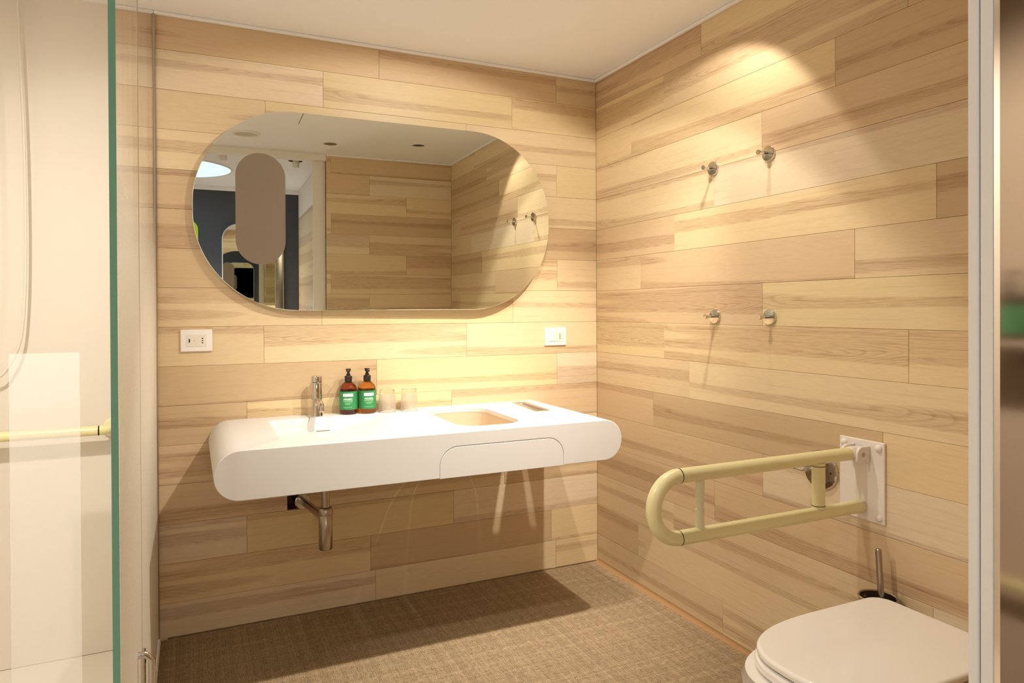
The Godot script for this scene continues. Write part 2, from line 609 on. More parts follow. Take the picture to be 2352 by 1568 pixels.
func shell() -> void:
	# floors
	struct("floor", box_st(Vector3(-1.985, -0.06, -0.1), Vector3(0.1, 0.0, 2.5)), M.floor)
	struct("floor_shower", box_st(Vector3(-3.0, -0.06, -0.1), Vector3(-1.985, -0.002, 2.5)), M.shower_floor)
	struct("floor_hall", box_st(Vector3(-3.0, -0.06, 2.5), Vector3(0.4, 0.0, 4.45)), M.hall_floor)
	# ceiling, with bored recesses for the fittings that are not lit
	var ceil := CSGBox3D.new()
	ceil.name = "ceiling"
	ceil.size = Vector3(3.4, 0.14, 4.55)
	ceil.material = M.ceiling
	ceil.set_meta("kind", "structure")
	add_child(ceil)
	ceil.position = Vector3(-1.3, 2.47, 2.175)
	for h in [[Vector3(-0.43, 2.4, 1.87), 0.044], [Vector3(-1.70, 2.4, 2.72), 0.054], [Vector3(-1.17, 2.4, 2.80), 0.054]]:
		var bore := CSGCylinder3D.new()
		bore.name = "recess"
		bore.operation = CSGShape3D.OPERATION_SUBTRACTION
		bore.radius = h[1]
		bore.height = 0.22
		bore.sides = 40
		bore.material = M.ceiling
		ceil.add_child(bore, true)
		bore.position = h[0] - ceil.position
	# back wall, clad in boards of 0.87 m
	# (with a pocket behind the waste pipe)
	var ya := row_y(3)
	var yb := row_y(4)
	var bw := new_st()
	box(bw, Vector3(-1.985, 0, -0.1), Vector3(0.1, ya, -0.012))
	box(bw, Vector3(-1.985, yb, -0.1), Vector3(0.1, 2.4, -0.012))
	box(bw, Vector3(-1.985, ya, -0.1), Vector3(-1.487, yb, -0.012))
	box(bw, Vector3(-1.425, ya, -0.1), Vector3(0.1, yb, -0.012))
	box(bw, Vector3(-1.487, ya, -0.11), Vector3(-1.425, yb, -0.1))
	var back := struct("wall_back", bw, M.wood_back)
	var jb := [[-1.123, -0.237], [-1.144, -0.262], [-1.643, -0.763], [-1.487, -1.425, -0.51], [-1.10, -0.23], [-1.64, -0.77], [-1.114, -0.226], [-1.574, -0.696], [-1.344, -0.462], [-1.093, -0.223], [-1.563, -0.693], [-1.333, -0.462], [-1.095, -0.225], [-1.563, -0.693], [-1.333, -0.462], [-1.096, -0.226]]
	clad(back, -1.962, 0.0, jb, Vector3(0, 0, -0.012), 0.0, 0.012, Vector2i(3, 1))
	# right wall, boards of 1.11 m; the wall's length runs along +z
	var right := struct("wall_right", box_st(Vector3(0.012, 0, 0), Vector3(0.1, 2.4, 2.5)), M.wood_back)
	var jr := [[0.9, 2.01], [0.349, 1.46], [0.603, 1.728], [0.855, 1.97], [1.106, 2.22], [0.464, 1.577], [0.707, 1.832], [0.542, 1.658], [1.106, 2.22], [0.373, 1.483], [0.615, 1.739], [0.858, 1.97], [1.106, 2.22], [0.302, 1.414], [0.545, 1.657], [0.785, 1.897]]
	clad(right, 0.0, 2.445, jr, Vector3(0.012, 0, 0), -PI / 2, 0.012)
	# front wall beside the doorway
	var front := struct("wall_front", box_st(Vector3(-0.985, 0, 2.457), Vector3(0.012, 2.4, 2.49)), M.wood_back)
	var jf := []
	for r in 16:
		jf.append([fposmod(r * 0.29, 0.87) + 0.08, fposmod(r * 0.29, 0.87) + 0.95])
	clad(front, 0.0, 0.985, jf, Vector3(0.0, 0, 2.457), PI, 0.012)
	# shower and hall walls
	struct("wall_shower_back", box_st(Vector3(-3.0, 0, -0.1), Vector3(-1.985, 2.4, 0.0)), M.shower_panel)
	struct("wall_shower_left", box_st(Vector3(-3.1, 0, -0.1), Vector3(-3.0, 2.4, 2.5)), M.shower_panel)
	struct("wall_shower_front", box_st(Vector3(-3.0, 0, 2.445), Vector3(-2.0, 2.4, 2.5)), M.shower_panel)
	struct("wall_hall_far", box_st(Vector3(-3.1, 0, 4.35), Vector3(0.4, 2.4, 4.45)), M.hall_dark)
	struct("wall_hall_left", box_st(Vector3(-3.1, 0, 2.5), Vector3(-3.0, 2.4, 4.45)), M.wood3)
	struct("wall_hall_right", box_st(Vector3(0.3, 0, 2.5), Vector3(0.4, 2.4, 4.45)), M.hall_beige)
	# slim white moulding under the ceiling, wood-toned coving at the floor
	struct("trim_1", box_st(Vector3(-1.962, 2.388, 0.0), Vector3(0.0, 2.4, 0.018), 0.003), M.ceiling)
	struct("trim_2", box_st(Vector3(-0.018, 2.388, 0.018), Vector3(0.0, 2.4, 2.445), 0.003), M.ceiling)
	struct("trim_3", box_st(Vector3(-0.985, 2.388, 2.427), Vector3(-0.018, 2.4, 2.445), 0.003), M.ceiling)
	struct("trim_4", box_st(Vector3(-3.0, 2.36, 4.325), Vector3(0.3, 2.4, 4.35), 0.004), M.ceiling)
	var cv := new_st()
	var pts := PackedVector2Array([Vector2(0, 0)])
	for k in 9:
		var t := PI * 0.5 * k / 8.0
		pts.append(Vector2(-0.020 + 0.020 * sin(t), 0.016 - 0.016 * cos(t)))
	prism(cv, pts, 0.0, 2.44)
	struct("baseboard_right", cv, M.cove)
	var cb := new_st()
	prism(cb, pts, 0.0, 1.93, Transform3D(Basis(Vector3.UP, -PI / 2).scaled_local(Vector3(0.35, 0.5, 1.0)), Vector3(0, 0, 0)))
	struct("baseboard_back", cb, M.cove)

func spot(called: String, at: Vector3, aim: Vector3, energy: float, angle: float, blend: float, size: float, color: Color) -> SpotLight3D:
	var l := SpotLight3D.new()
	l.name = called
	add_child(l)
	l.look_at_from_position(at, aim, Vector3(0.2, 0.1, 0.97))
	l.light_energy = energy
	l.light_color = color
	l.light_size = size
	l.spot_angle = angle
	l.spot_angle_attenuation = blend
	l.spot_range = 12.0
	l.spot_attenuation = 2.0
	l.shadow_enabled = true
	return l

func downlight(at: Vector3, label: String, group: String, glow: float, color: Color) -> void:
	var t := thing("ceiling_downlight", label, "downlight", at, group)
	var st := new_st()
	lathe(st, [Vector2(0.036, -0.0005), Vector2(0.036, -0.006), Vector2(0.046, -0.007), Vector2(0.052, -0.003), Vector2(0.052, 0.0)], Transform3D(Basis(), at), 36)
	part(t, "trim_ring", st, M.white_paint)
	var d := new_st()
	lathe(d, [Vector2(0.0, -0.002), Vector2(0.036, -0.002)], Transform3D(Basis(), at), 36)
	var g := mat(color, 0.5)
	g.emission_enabled = true
	g.emission = color
	g.emission_energy_multiplier = glow
	part(t, "lamp_face", d, g)

func lamps() -> void:
	var warm := Color(1.0, 0.968, 0.925)
	# two downlights tilted towards the basin
	downlight(Vector3(-0.29, 2.4, 1.16), "lit ceiling downlight over the vanity, close to the wood wall with hooks", "vanity downlights", 4.0, warm)
	spot("vanity_light", Vector3(-0.29, 2.385, 1.16), Vector3(-0.50, 0.83, 0.32), 2.05, 32.0, 1.0, 0.022, warm)
	spot("vanity_light_spill", Vector3(-0.29, 2.384, 1.16), Vector3(-0.29, 0.815, 0.52), 0.19, 57.0, 0.12, 0.022, warm)
	downlight(Vector3(-0.80, 2.4, 1.16), "lit ceiling downlight over the basin, farther from the wood wall with hooks", "vanity downlights", 4.0, warm)
	spot("vanity_light_b", Vector3(-0.80, 2.385, 1.16), Vector3(-1.12, 0.83, 0.60), 1.35, 38.0, 1.0, 0.022, warm)
	spot("vanity_light_b_spill", Vector3(-0.80, 2.384, 1.16), Vector3(-0.95, 0.815, 0.45), 0.46, 66.0, 0.15, 0.022, warm)
	# shower
	downlight(Vector3(-2.5, 2.4, 1.5), "lit ceiling downlight above the shower behind the glass screen", "", 6.0, warm)
	spot("shower_light", Vector3(-2.5, 2.385, 1.5), Vector3(-2.4, 0.0, 1.0), 1.75, 80.0, 1.0, 0.03, Color(1.0, 0.97, 0.93))
	# unlit fittings that the mirror shows
	var off := thing("recessed_downlight", "unlit recessed ceiling downlight with dark opening near the front wood wall", "downlight", Vector3(-0.43, 2.4, 1.87))
	var st := new_st()
	lathe(st, [Vector2(0.0435, 0.002), Vector2(0.046, -0.006), Vector2(0.056, -0.004), Vector2(0.057, 0.0)], Transform3D(Basis(), Vector3(-0.43, 2.4, 1.87)), 36)
	part(off, "trim_ring", st, M.white_paint)
	st = new_st()
	lathe(st, [Vector2(0.0435, 0.0), Vector2(0.042, 0.10), Vector2(0.0, 0.10)], Transform3D(Basis(), Vector3(-0.43, 2.4, 1.87)), 36)
	part(off, "baffle", st, M.baffle)
	var sp := thing("ceiling_speaker", "wide round off-white ceiling speaker by the doorway", "speaker", Vector3(-1.565, 2.4, 1.975))
	st = new_st()
	lathe(st, [Vector2(0.07, -0.004), Vector2(0.072, -0.010), Vector2(0.086, -0.008), Vector2(0.088, 0.0)], Transform3D(Basis(), Vector3(-1.565, 2.4, 1.975)), 40)
	part(sp, "rim", st, M.white_paint)
	st = new_st()
	lathe(st, [Vector2(0, -0.005), Vector2(0.071, -0.005)], Transform3D(Basis(), Vector3(-1.565, 2.4, 1.975)), 40)
	part(sp, "grille", st, M.speaker)
	var dt := thing("ceiling_vent_disc", "small round brown ceiling disc near the door frame", "vent", Vector3(-1.01, 2.4, 2.07))
	st = new_st()
	lathe(st, [Vector2(0, -0.006), Vector2(0.034, -0.006), Vector2(0.046, -0.003), Vector2(0.046, 0.0)], Transform3D(Basis(), Vector3(-1.01, 2.4, 2.07)), 32)
	part(dt, "cover", st, M.brown_disc)
	st = new_st()
	lathe(st, [Vector2(0.046, -0.003), Vector2(0.05, -0.002), Vector2(0.051, 0.0)], Transform3D(Basis(), Vector3(-1.01, 2.4, 2.07)), 32)
	part(dt, "rim", st, M.white_paint)
	var hatch := thing("ceiling_access_panel", "flat square white access panel set in the ceiling", "panel", Vector3(-1.5, 2.4, 1.35))
	st = new_st()
	box(st, Vector3(-1.776, 2.3965, 1.102), Vector3(-1.276, 2.4, 1.594), 0.001)
	part(hatch, "panel", st, M.ceiling)
	st = new_st()
	for b in [[Vector3(-1.78, 2.3985, 1.098), Vector3(-1.272, 2.4, 1.101)], [Vector3(-1.78, 2.3985, 1.595), Vector3(-1.272, 2.4, 1.598)], [Vector3(-1.78, 2.3985, 1.101), Vector3(-1.777, 2.4, 1.595)], [Vector3(-1.275, 2.3985, 1.101), Vector3(-1.272, 2.4, 1.595)]]:
		box(st, b[0], b[1])
	part(hatch, "frame_seam", st, M.brown_disc)

# ------------------------------------------------------------------ vanity
const CT := 0.829
const CB := 0.672
const CR := 0.0785
const CXL := -1.7035
const CXR := -0.3775
const CZ := 0.665

func sm(a: float, b: float, x: float) -> float:
	return smoothstep(a, b, x)

func bowl_y(x: float, z: float) -> float:
	var f := sm(-1.575, -1.535, x) * (1.0 - sm(0.555, 0.60, z)) * sm(0.088, 0.118, z) * (1.0 - sm(-1.34, -1.06, x))
	return CT - 0.052 * f

func ring_strip(st: SurfaceTool, given: PackedVector2Array, x0: float, x1: float, z0: float, z1: float, y: float, up: Vector3) -> void:
	var hole := PackedVector2Array()
	for i in given.size():
		var to := given[(i + 1) % given.size()]
		var steps: int = max(1, int(ceil(given[i].distance_to(to) / 0.012)))
		for k in steps:
			hole.append(given[i].lerp(to, float(k) / steps))
	var c := Vector2.ZERO
	for p in hole:
		c += p
	c /= hole.size()
	# outer points: the ray from the centre through each hole point to the rectangle; the rectangle's corners join where they fall
	var outer := []
	for p in hole:
		var d := p - c
		var t := 1e9
		if d.x > 1e-9: t = min(t, (x1 - c.x) / d.x)
		if d.x < -1e-9: t = min(t, (x0 - c.x) / d.x)
		if d.y > 1e-9: t = min(t, (z1 - c.y) / d.y)
		if d.y < -1e-9: t = min(t, (z0 - c.y) / d.y)
		outer.append(c + d * t)
	var n := hole.size()
	for i in n:
		var j := (i + 1) % n
		var a: Vector2 = outer[i]
		var b: Vector2 = outer[j]
		var h0 := Vector3(hole[i].x, y, hole[i].y)
		var h1 := Vector3(hole[j].x, y, hole[j].y)
		quad(st, h0, h1, Vector3(b.x, y, b.y), Vector3(a.x, y, a.y), up)
		if absf(a.x - b.x) > 1e-6 and absf(a.y - b.y) > 1e-6:
			var k := Vector2(x0 if min(absf(a.x - x0), absf(b.x - x0)) < 1e-6 else x1, z0 if min(absf(a.y - z0), absf(b.y - z0)) < 1e-6 else z1)
			tri(st, Vector3(a.x, y, a.y), Vector3(b.x, y, b.y), Vector3(k.x, y, k.y), up, up, up)

func vanity() -> void:
	var t := thing("washbasin_counter", "long white solid-surface washbasin counter with rounded ends, wall-hung under the mirror", "washbasin", Vector3(-1.04, CB, 0.0))
	var up := Vector3.UP
	var th := 0.016
	var zf := CZ - 0.018
	var st := new_st()
	# the two rounded ends, outside and inside
	for s in [-1.0, 1.0]:
		var cx: float = CXL if s < 0 else CXR
		var cy := (CT + CB) * 0.5
		for k in 20:
			var a0 := PI * 0.5 - PI * k / 20.0
			var a1 := PI * 0.5 - PI * (k + 1) / 20.0
			var d0 := Vector3(s * cos(a0), sin(a0), 0)
			var d1 := Vector3(s * cos(a1), sin(a1), 0)
			var o := Vector3(cx, cy, 0)
			quadn(st, o + d0 * CR, o + d1 * CR, o + d1 * CR + Vector3(0, 0, zf), o + d0 * CR + Vector3(0, 0, zf), d0, d1, d1, d0)
			var ri := CR - th
			quadn(st, o + d0 * ri, o + d1 * ri, o + d1 * ri + Vector3(0, 0, zf), o + d0 * ri + Vector3(0, 0, zf), -d0, -d1, -d1, -d0)
		quad(st, Vector3(cx, CB, 0), Vector3(cx - s * 0.05, CB, 0), Vector3(cx - s * 0.05, CB, zf), Vector3(cx, CB, zf), Vector3.DOWN)
		quad(st, Vector3(cx, CB + th, 0), Vector3(cx - s * 0.05, CB + th, 0), Vector3(cx - s * 0.05, CB + th, zf), Vector3(cx, CB + th, zf), up)
		quad(st, Vector3(cx - s * 0.05, CB, 0), Vector3(cx - s * 0.05, CB + th, 0), Vector3(cx - s * 0.05, CB + th, zf), Vector3(cx - s * 0.05, CB, zf), Vector3(-s, 0, 0))
	# top: bowl field, bin opening, slot
	var xa := CXL
	var xb := -1.0
	var xc := -0.60
	var nx := 110
	var nz := 100
	for i in nx:
		for k in nz:
			var q := []
			var nn := []
			for m in [[i, k], [i + 1, k], [i + 1, k + 1], [i, k + 1]]:
				var x: float = lerp(xa, xb, float(m[0]) / nx)
				var z: float = lerp(0.0, zf, float(m[1]) / nz)
				q.append(Vector3(x, bowl_y(x, z), z))
				var e := 0.002
				nn.append(Vector3(bowl_y(x - e, z) - bowl_y(x + e, z), 2 * e, bowl_y(x, z - e) - bowl_y(x, z + e)).normalized())
			quadn(st, q[0], q[1], q[2], q[3], nn[0], nn[1], nn[2], nn[3])
			var dn := Vector3(0, -th, 0)
			quadn(st, q[0] + dn, q[1] + dn, q[2] + dn, q[3] + dn, -nn[0], -nn[1], -nn[2], -nn[3])
	var hole := rrect(Vector2(-0.806, 0.345), 0.262, 0.455, 0.085, 12)
	ring_strip(st, hole, xb, xc, 0.0, zf, CT, up)
	ring_strip(st, hole, xb, xc, 0.0, zf, CT - th, -up)
	var slot := PackedVector2Array()
	var sc := Vector2(-0.4715, 0.197)
	for p in rrect(Vector2.ZERO, 0.028, 0.262, 0.004, 2):
		slot.append(sc + p.rotated(0.085))
	ring_strip(st, slot, xc, CXR, 0.0, zf, CT, up)
	ring_strip(st, slot, xc, CXR, 0.0, zf, CT - th, -up)
	for hp in [hole, slot]:
		var hn := outline_normals(hp)
		for i in hp.size():
			var j: int = (i + 1) % hp.size()
			var nv := Vector3(-hn[i].x, 0, -hn[i].y)
			quad(st, Vector3(hp[i].x, CT, hp[i].y), Vector3(hp[j].x, CT, hp[j].y), Vector3(hp[j].x, CT - th, hp[j].y), Vector3(hp[i].x, CT - th, hp[i].y), nv)
	# front apron with the notch for the bin panel
	var ap := PackedVector2Array()
	for k in 21:
		var a := -PI * 0.5 + PI * k / 20.0
		ap.append(Vector2(CXR + CR * cos(a), (CT + CB) * 0.5 + CR * sin(a)))
	for k in 21:
		var a := PI * 0.5 + PI * k / 20.0
		ap.append(Vector2(CXL + CR * cos(a), (CT + CB) * 0.5 + CR * sin(a)))
	var pl := -1.0555
	var pr := -0.5615
	var pt := 0.7795
	var r := 0.068
	ap.append(Vector2(pl, CB))
	for k in 11:
		var a := PI - PI * 0.5 * k / 10.0
		ap.append(Vector2(pl + r + r * cos(a), pt - r + r * sin(a)))
	for k in 11:
		var a := PI * 0.5 - PI * 0.5 * k / 10.0
		ap.append(Vector2(pr - r + r * cos(a), pt - r + r * sin(a)))
	ap.append(Vector2(pr, CB))
	prism(st, ap, zf, CZ, Transform3D.IDENTITY, 0.002)
	part(t, "counter_body", st, M.counter)
	# bin panel
	st = new_st()
	var g := 0.0009
	var pp := PackedVector2Array()
	pp.append(Vector2(pr - g, CB - 0.002))
	for k in 11:
		var a := PI * 0.5 * k / 10.0
		pp.append(Vector2(pr - r + (r - g) * cos(a), pt - r + (r - g) * sin(a)))
	for k in 11:
		var a := PI * 0.5 + PI * 0.5 * k / 10.0
		pp.append(Vector2(pl + r + (r - g) * cos(a), pt - r + (r - g) * sin(a)))
	pp.append(Vector2(pl + g, CB - 0.002))
	prism(st, pp, zf, CZ - 0.0005, Transform3D.IDENTITY, 0.0015)
	part(t, "bin_panel", st, M.counter, "flush bin panel with rounded upper corners")
	# bin insert under the opening
	st = new_st()
	var hn2 := outline_normals(hole)
	var yb := CT - 0.105
	for i in hole.size():
		var j := (i + 1) % hole.size()
		var a: Vector2 = hole[i] + hn2[i] * 0.001
		var b: Vector2 = hole[j] + hn2[i] * 0.001
		var nv := Vector3(-hn2[i].x, 0, -hn2[i].y)
		quad(st, Vector3(a.x, CT - th, a.y), Vector3(b.x, CT - th, b.y), Vector3(b.x, yb, b.y), Vector3(a.x, yb, a.y), nv)
	var idx := Geometry2D.triangulate_polygon(hole)
	for k in range(0, idx.size(), 3):
		tri(st, Vector3(hole[idx[k]].x, yb, hole[idx[k]].y), Vector3(hole[idx[k + 1]].x, yb, hole[idx[k + 1]].y), Vector3(hole[idx[k + 2]].x, yb, hole[idx[k + 2]].y), up, up, up)
	part(t, "bin_insert", st, M.bin, "beige insert inside the counter opening")
	# polished frame round the slot
	st = new_st()
	var outer := PackedVector2Array()
	for p in rrect(Vector2.ZERO, 0.070, 0.302, 0.001, 1):
		outer.append(sc + p.rotated(0.085))
	var inner := PackedVector2Array()
	for p in rrect(Vector2.ZERO, 0.026, 0.260, 0.001, 1):
		inner.append(sc + p.rotated(0.085))
	for i in outer.size():
		var j := (i + 1) % outer.size()
		var y := CT + 0.0012
		quad(st, Vector3(outer[i].x, y, outer[i].y), Vector3(outer[j].x, y, outer[j].y), Vector3(inner[j].x, y, inner[j].y), Vector3(inner[i].x, y, inner[i].y), up)
		var on := Vector3(outer[j].y - outer[i].y, 0, outer[i].x - outer[j].x).normalized()
		if on.dot(Vector3(outer[i].x - sc.x, 0, outer[i].y - sc.y)) < 0: on = -on
		quad(st, Vector3(outer[i].x, y, outer[i].y), Vector3(outer[j].x, y, outer[j].y), Vector3(outer[j].x, CT - 0.001, outer[j].y), Vector3(outer[i].x, CT - 0.001, outer[i].y), on)
	part(t, "slot_frame", st, M.polished, "polished steel frame round a narrow slot")
	# drain slit at the back of the bowl
	st = new_st()
	box(st, Vector3(-1.389, 0.7755, 0.119), Vector3(-1.336, 0.7795, 0.126), 0.0005)
	part(t, "drain_slit", st, M.brown_disc)
	st = new_st()
	rod(st, Vector3(-1.385, 0.673, 0.30), Vector3(-1.385, 0.765, 0.30), 0.019)
	part(t, "waste_outlet", st, M.nickel)
	# tap
	var fx := -1.376
	var fz := 0.058
	var f := thing("basin_tap", "short cylindrical chrome mixer tap at the back of the basin", "tap", Vector3(fx, CT, fz))
	st = new_st()
	var base := Transform3D(Basis(), Vector3(fx, CT, fz))
	lathe(st, [Vector2(0.0235, 0), Vector2(0.0235, 0.004), Vector2(0.0212, 0.010), Vector2(0.0205, 0.05), Vector2(0.0205, 0.137), Vector2(0.0195, 0.1385)], base, 36)
	part(f, "body", st, M.chrome)
	st = new_st()
	lathe(st, [Vector2(0.0195, 0.1395), Vector2(0.0213, 0.1405), Vector2(0.0213, 0.163), Vector2(0.0195, 0.1655), Vector2(0, 0.1655)], base, 36)
	var hd := part(f, "lever_cap", st, M.chrome)
	st = new_st()
	rod(st, Vector3(fx, CT + 0.157, fz - 0.015), Vector3(fx, CT + 0.163, fz - 0.036), 0.0035, 12, 0.001)
	part(hd, "lever_pin", st, M.chrome)
	st = new_st()
	sweep(st, [Vector3(fx, CT + 0.068, fz + 0.01), Vector3(fx, CT + 0.066, fz + 0.04), Vector3(fx, CT + 0.062, fz + 0.075), Vector3(fx, CT + 0.055, fz + 0.098), Vector3(fx, CT + 0.046, fz + 0.106)], 0.0125, 20)
	part(f, "spout", st, M.chrome)
	st = new_st()
	rod(st, Vector3(fx, CT + 0.05, fz + 0.104), Vector3(fx, CT + 0.032, fz + 0.110), 0.0118, 20)
	part(f, "aerator", st, M.nickel)
	# bottle trap below
	var tx := -1.385
	var tz := 0.30
	var p := thing("bottle_trap", "brushed nickel bottle trap hanging under the basin, piped to the wall", "drain pipe", Vector3(tx, 0.362, tz))
	st = new_st()
	rod(st, Vector3(tx, 0.505, tz), Vector3(tx, 0.671, tz), 0.0155)
	part(p, "tail_pipe", st, M.nickel)
	st = new_st()
	lathe(st, [Vector2(0.0, 0), Vector2(0.0235, 0), Vector2(0.0255, 0.003), Vector2(0.0255, 0.126), Vector2(0.024, 0.128), Vector2(0.024, 0.130)], Transform3D(Basis(), Vector3(tx, 0.362, tz)), 36)
	part(p, "trap_cup", st, M.nickel)
	st = new_st()
	lathe(st, [Vector2(0.0245, 0.1305), Vector2(0.0268, 0.132), Vector2(0.0268, 0.147), Vector2(0.023, 0.156), Vector2(0.0165, 0.159)], Transform3D(Basis(), Vector3(tx, 0.362, tz)), 36)
	part(p, "collar_nut", st, M.nickel)
	st = new_st()
	sweep(st, [Vector3(-1.43, 0.478, 0.012), Vector3(-1.41, 0.478, 0.15), Vector3(tx, 0.474, tz - 0.01)], 0.0155, 20)
	part(p, "waste_pipe", st, M.nickel)
	st = new_st()
	rod(st, Vector3(-1.432, 0.478, 0.003), Vector3(-1.428, 0.478, 0.03), 0.033, 32, 0.004)
	part(p, "wall_flange", st, M.chrome)

# ------------------------------------------------------------------ mirror
func mirror() -> void:
	var t := thing("wall_mirror", "large frameless mirror with round ends hung above the washbasin", "mirror", Vector3(-1.065, 1.2626, 0.04))
	var rot := Basis.from_euler(Vector3(0.0067, -0.0151, 0))
	t.basis = rot
	var h := 0.8044
	var st := new_st()
	prism(st, rrect(Vector2(0, h * 0.5), 1.536, h, 0.386, 40), -0.005, 0.0, Transform3D.IDENTITY, 0.0012)
	var g := commit(st, "mirror_glass", M.mirror)
	t.add_child(g)
	st = new_st()
	prism(st, rrect(Vector2(0, h * 0.5), 1.36, h - 0.16, 0.30, 24), -0.026, -0.0055)
	t.add_child(commit(st, "backing_box", M.mirror_back))
	st = new_st()
	var rim_o := rrect(Vector2(0, h * 0.5), 1.5385, h + 0.0025, 0.3872, 40)
	prism(st, rim_o, -0.0075, -0.0052)
	t.add_child(commit(st, "edge_rim", M.white_paint))
	st = new_st()
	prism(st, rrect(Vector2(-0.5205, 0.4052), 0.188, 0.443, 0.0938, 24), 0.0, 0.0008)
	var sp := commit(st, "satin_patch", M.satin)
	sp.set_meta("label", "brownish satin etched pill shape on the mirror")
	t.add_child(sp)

# ------------------------------------------------------------------ shower screen and shower
func pane_part(t: Node3D, z0: float, z1: float) -> void:
	var x0 := -1.974
	var x1 := -1.962
	var st := new_st()
	box(st, Vector3(x0, 0.016, z0), Vector3(x1, 2.385, z1))
	part(t, "glass_pane", st, M.glass)
	st = new_st()
	var n := Vector3.RIGHT
	var x := x1 + 0.0006
	var yt := 1.75
	var yb := 0.016
	tri(st, Vector3(x, yt, z0), Vector3(x, yt, z1), Vector3(x, yb, z1), n, n, n, Vector2(0, 0), Vector2((z1 - z0) * 1.6, 0), Vector2((z1 - z0) * 1.6, 1))
	tri(st, Vector3(x, yt, z0), Vector3(x, yb, z1), Vector3(x, yb, z0), n, n, n, Vector2(0, 0), Vector2((z1 - z0) * 1.6, 1), Vector2(0, 1))
	part(t, "satin_print", st, M.frost, "satin dot print fading out towards the clear top")

func shower() -> void:
	var fixed := thing("fixed_glass_screen", "fixed glass shower screen joined to the wood wall, satin below and clear at the top", "glass screen", Vector3(-1.968, 0.0, 0.46))
	pane_part(fixed, 0.012, 0.922)
	part(fixed, "wall_channel", box_st(Vector3(-1.979, 0.0, 0.0), Vector3(-1.957, 2.4, 0.014), 0.002), M.nickel)
	part(fixed, "floor_strip", box_st(Vector3(-1.985, 0.0, 0.0), Vector3(-1.953, 0.014, 0.922), 0.003), M.plastic_white)
	var door := thing("glass_shower_door", "glass shower door leaf with green polished edge, satin below and clear at the top", "glass door", Vector3(-1.968, 0.0, 1.22))
	pane_part(door, 0.930, 1.511)
	part(door, "polished_edge", box_st(Vector3(-1.974, 0.016, 1.511), Vector3(-1.962, 2.385, 1.5135)), M.glass_edge, "sea-green polished glass edge")
	part(door, "joint_seal", box_st(Vector3(-1.9745, 0.016, 0.9235), Vector3(-1.9612, 2.385, 0.9295)), M.brown_disc)
	for y in [0.30, 2.20]:
		var st := new_st()
		box(st, Vector3(-1.982, y, 0.932), Vector3(-1.953, y + 0.09, 0.99), 0.003)
		var hg := part(door, "hinge", st, M.chrome)
		st = new_st()
		rod(st, Vector3(-1.954, y + 0.07, 0.965), Vector3(-1.951, y + 0.07, 0.965), 0.007, 16, 0.0005)
		part(hg, "screw", st, M.dark)
	var st2 := new_st()
	sweep(st2, [Vector3(-1.962, 0.44, 1.09), Vector3(-1.945, 0.44, 1.09), Vector3(-1.932, 0.425, 1.09), Vector3(-1.932, 0.30, 1.09), Vector3(-1.932, 0.20, 1.09), Vector3(-1.945, 0.185, 1.09), Vector3(-1.962, 0.185, 1.09)], 0.008, 16)
	part(door, "pull_handle", st2, M.chrome)
	part(door, "bottom_seal", box_st(Vector3(-1.982, 0.002, 0.93), Vector3(-1.955, 0.016, 1.511), 0.002), M.plastic_white)
	# half-height translucent white sheet inside the shower
	var hs := thing("half_height_sheet", "translucent white half-height sheet in front of the shower grab bar", "screen", Vector3(-2.24, 0.0, 0.5))
	part(hs, "panel", box_st(Vector3(-2.327, 0.02, 0.4985), Vector3(-2.149, 1.138, 0.5015)), M.veil)
	part(hs, "foot_rail", box_st(Vector3(-2.327, -0.002, 0.49), Vector3(-2.149, 0.02, 0.51), 0.003), M.plastic_white)
	# wall bar
	var gb := thing("shower_grab_bar", "pale yellow grab bar on the beige shower wall", "grab bar", Vector3(-2.5, 0.832, 0.0))
	var st := new_st()
	sweep(st, [Vector3(-2.88, 0.832, 0.07), Vector3(-2.5, 0.832, 0.07), Vector3(-2.147, 0.832, 0.07)], 0.0175)
	part(gb, "rail", st, M.ivory)
	st = new_st()
	var el := []
	for k in 9:
		var a := PI * 0.5 * k / 8.0
		el.append(Vector3(-2.144 + 0.04 * sin(a), 0.832, 0.03 + 0.04 * cos(a)))
	el.append(Vector3(-2.104, 0.832, 0.012))
	sweep(st, el, 0.0175)
	part(gb, "end_bend", st, M.ivory)
	st = new_st()
	rod(st, Vector3(-2.1475, 0.832, 0.07), Vector3(-2.1445, 0.832, 0.07), 0.0181, 24, 0.0003)
	part(gb, "joint_ring", st, M.ring)
	st = new_st()
	rod(st, Vector3(-2.104, 0.832, 0.0), Vector3(-2.104, 0.832, 0.016), 0.036, 32, 0.004)
	part(gb, "wall_flange", st, M.ivory_pale)
	st = new_st()
	rod(st, Vector3(-2.88, 0.832, 0.0), Vector3(-2.88, 0.832, 0.075), 0.0175)
	part(gb, "end_post", st, M.ivory)
	# hose
	var hose := thing("shower_hose", "thin off-white shower hose hanging in a loop on the shower wall", "hose", Vector3(-2.38, 1.03, 0.05))
	var cu := Curve3D.new()
	cu.bake_interval = 0.02
	var hp := [Vector3(-2.60, 2.05, 0.05), Vector3(-2.603, 1.431, 0.05), Vector3(-2.565, 1.13, 0.05), Vector3(-2.512, 1.045, 0.05), Vector3(-2.44, 1.04, 0.05), Vector3(-2.388, 1.138, 0.05), Vector3(-2.371, 1.264, 0.05), Vector3(-2.364, 1.497, 0.05), Vector3(-2.367, 1.883, 0.05), Vector3(-2.384, 2.385, 0.05)]
	for i in hp.size():
		var tan: Vector3 = (hp[min(i + 1, hp.size() - 1)] - hp[max(i - 1, 0)]) * 0.16
		cu.add_point(hp[i], -tan, tan)
	var pts := []
	for q in cu.get_baked_points():
		pts.append(q)
	st = new_st()
	sweep(st, pts, 0.0048, 14)
	part(hose, "tube", st, M.shower_panel)
	st = new_st()
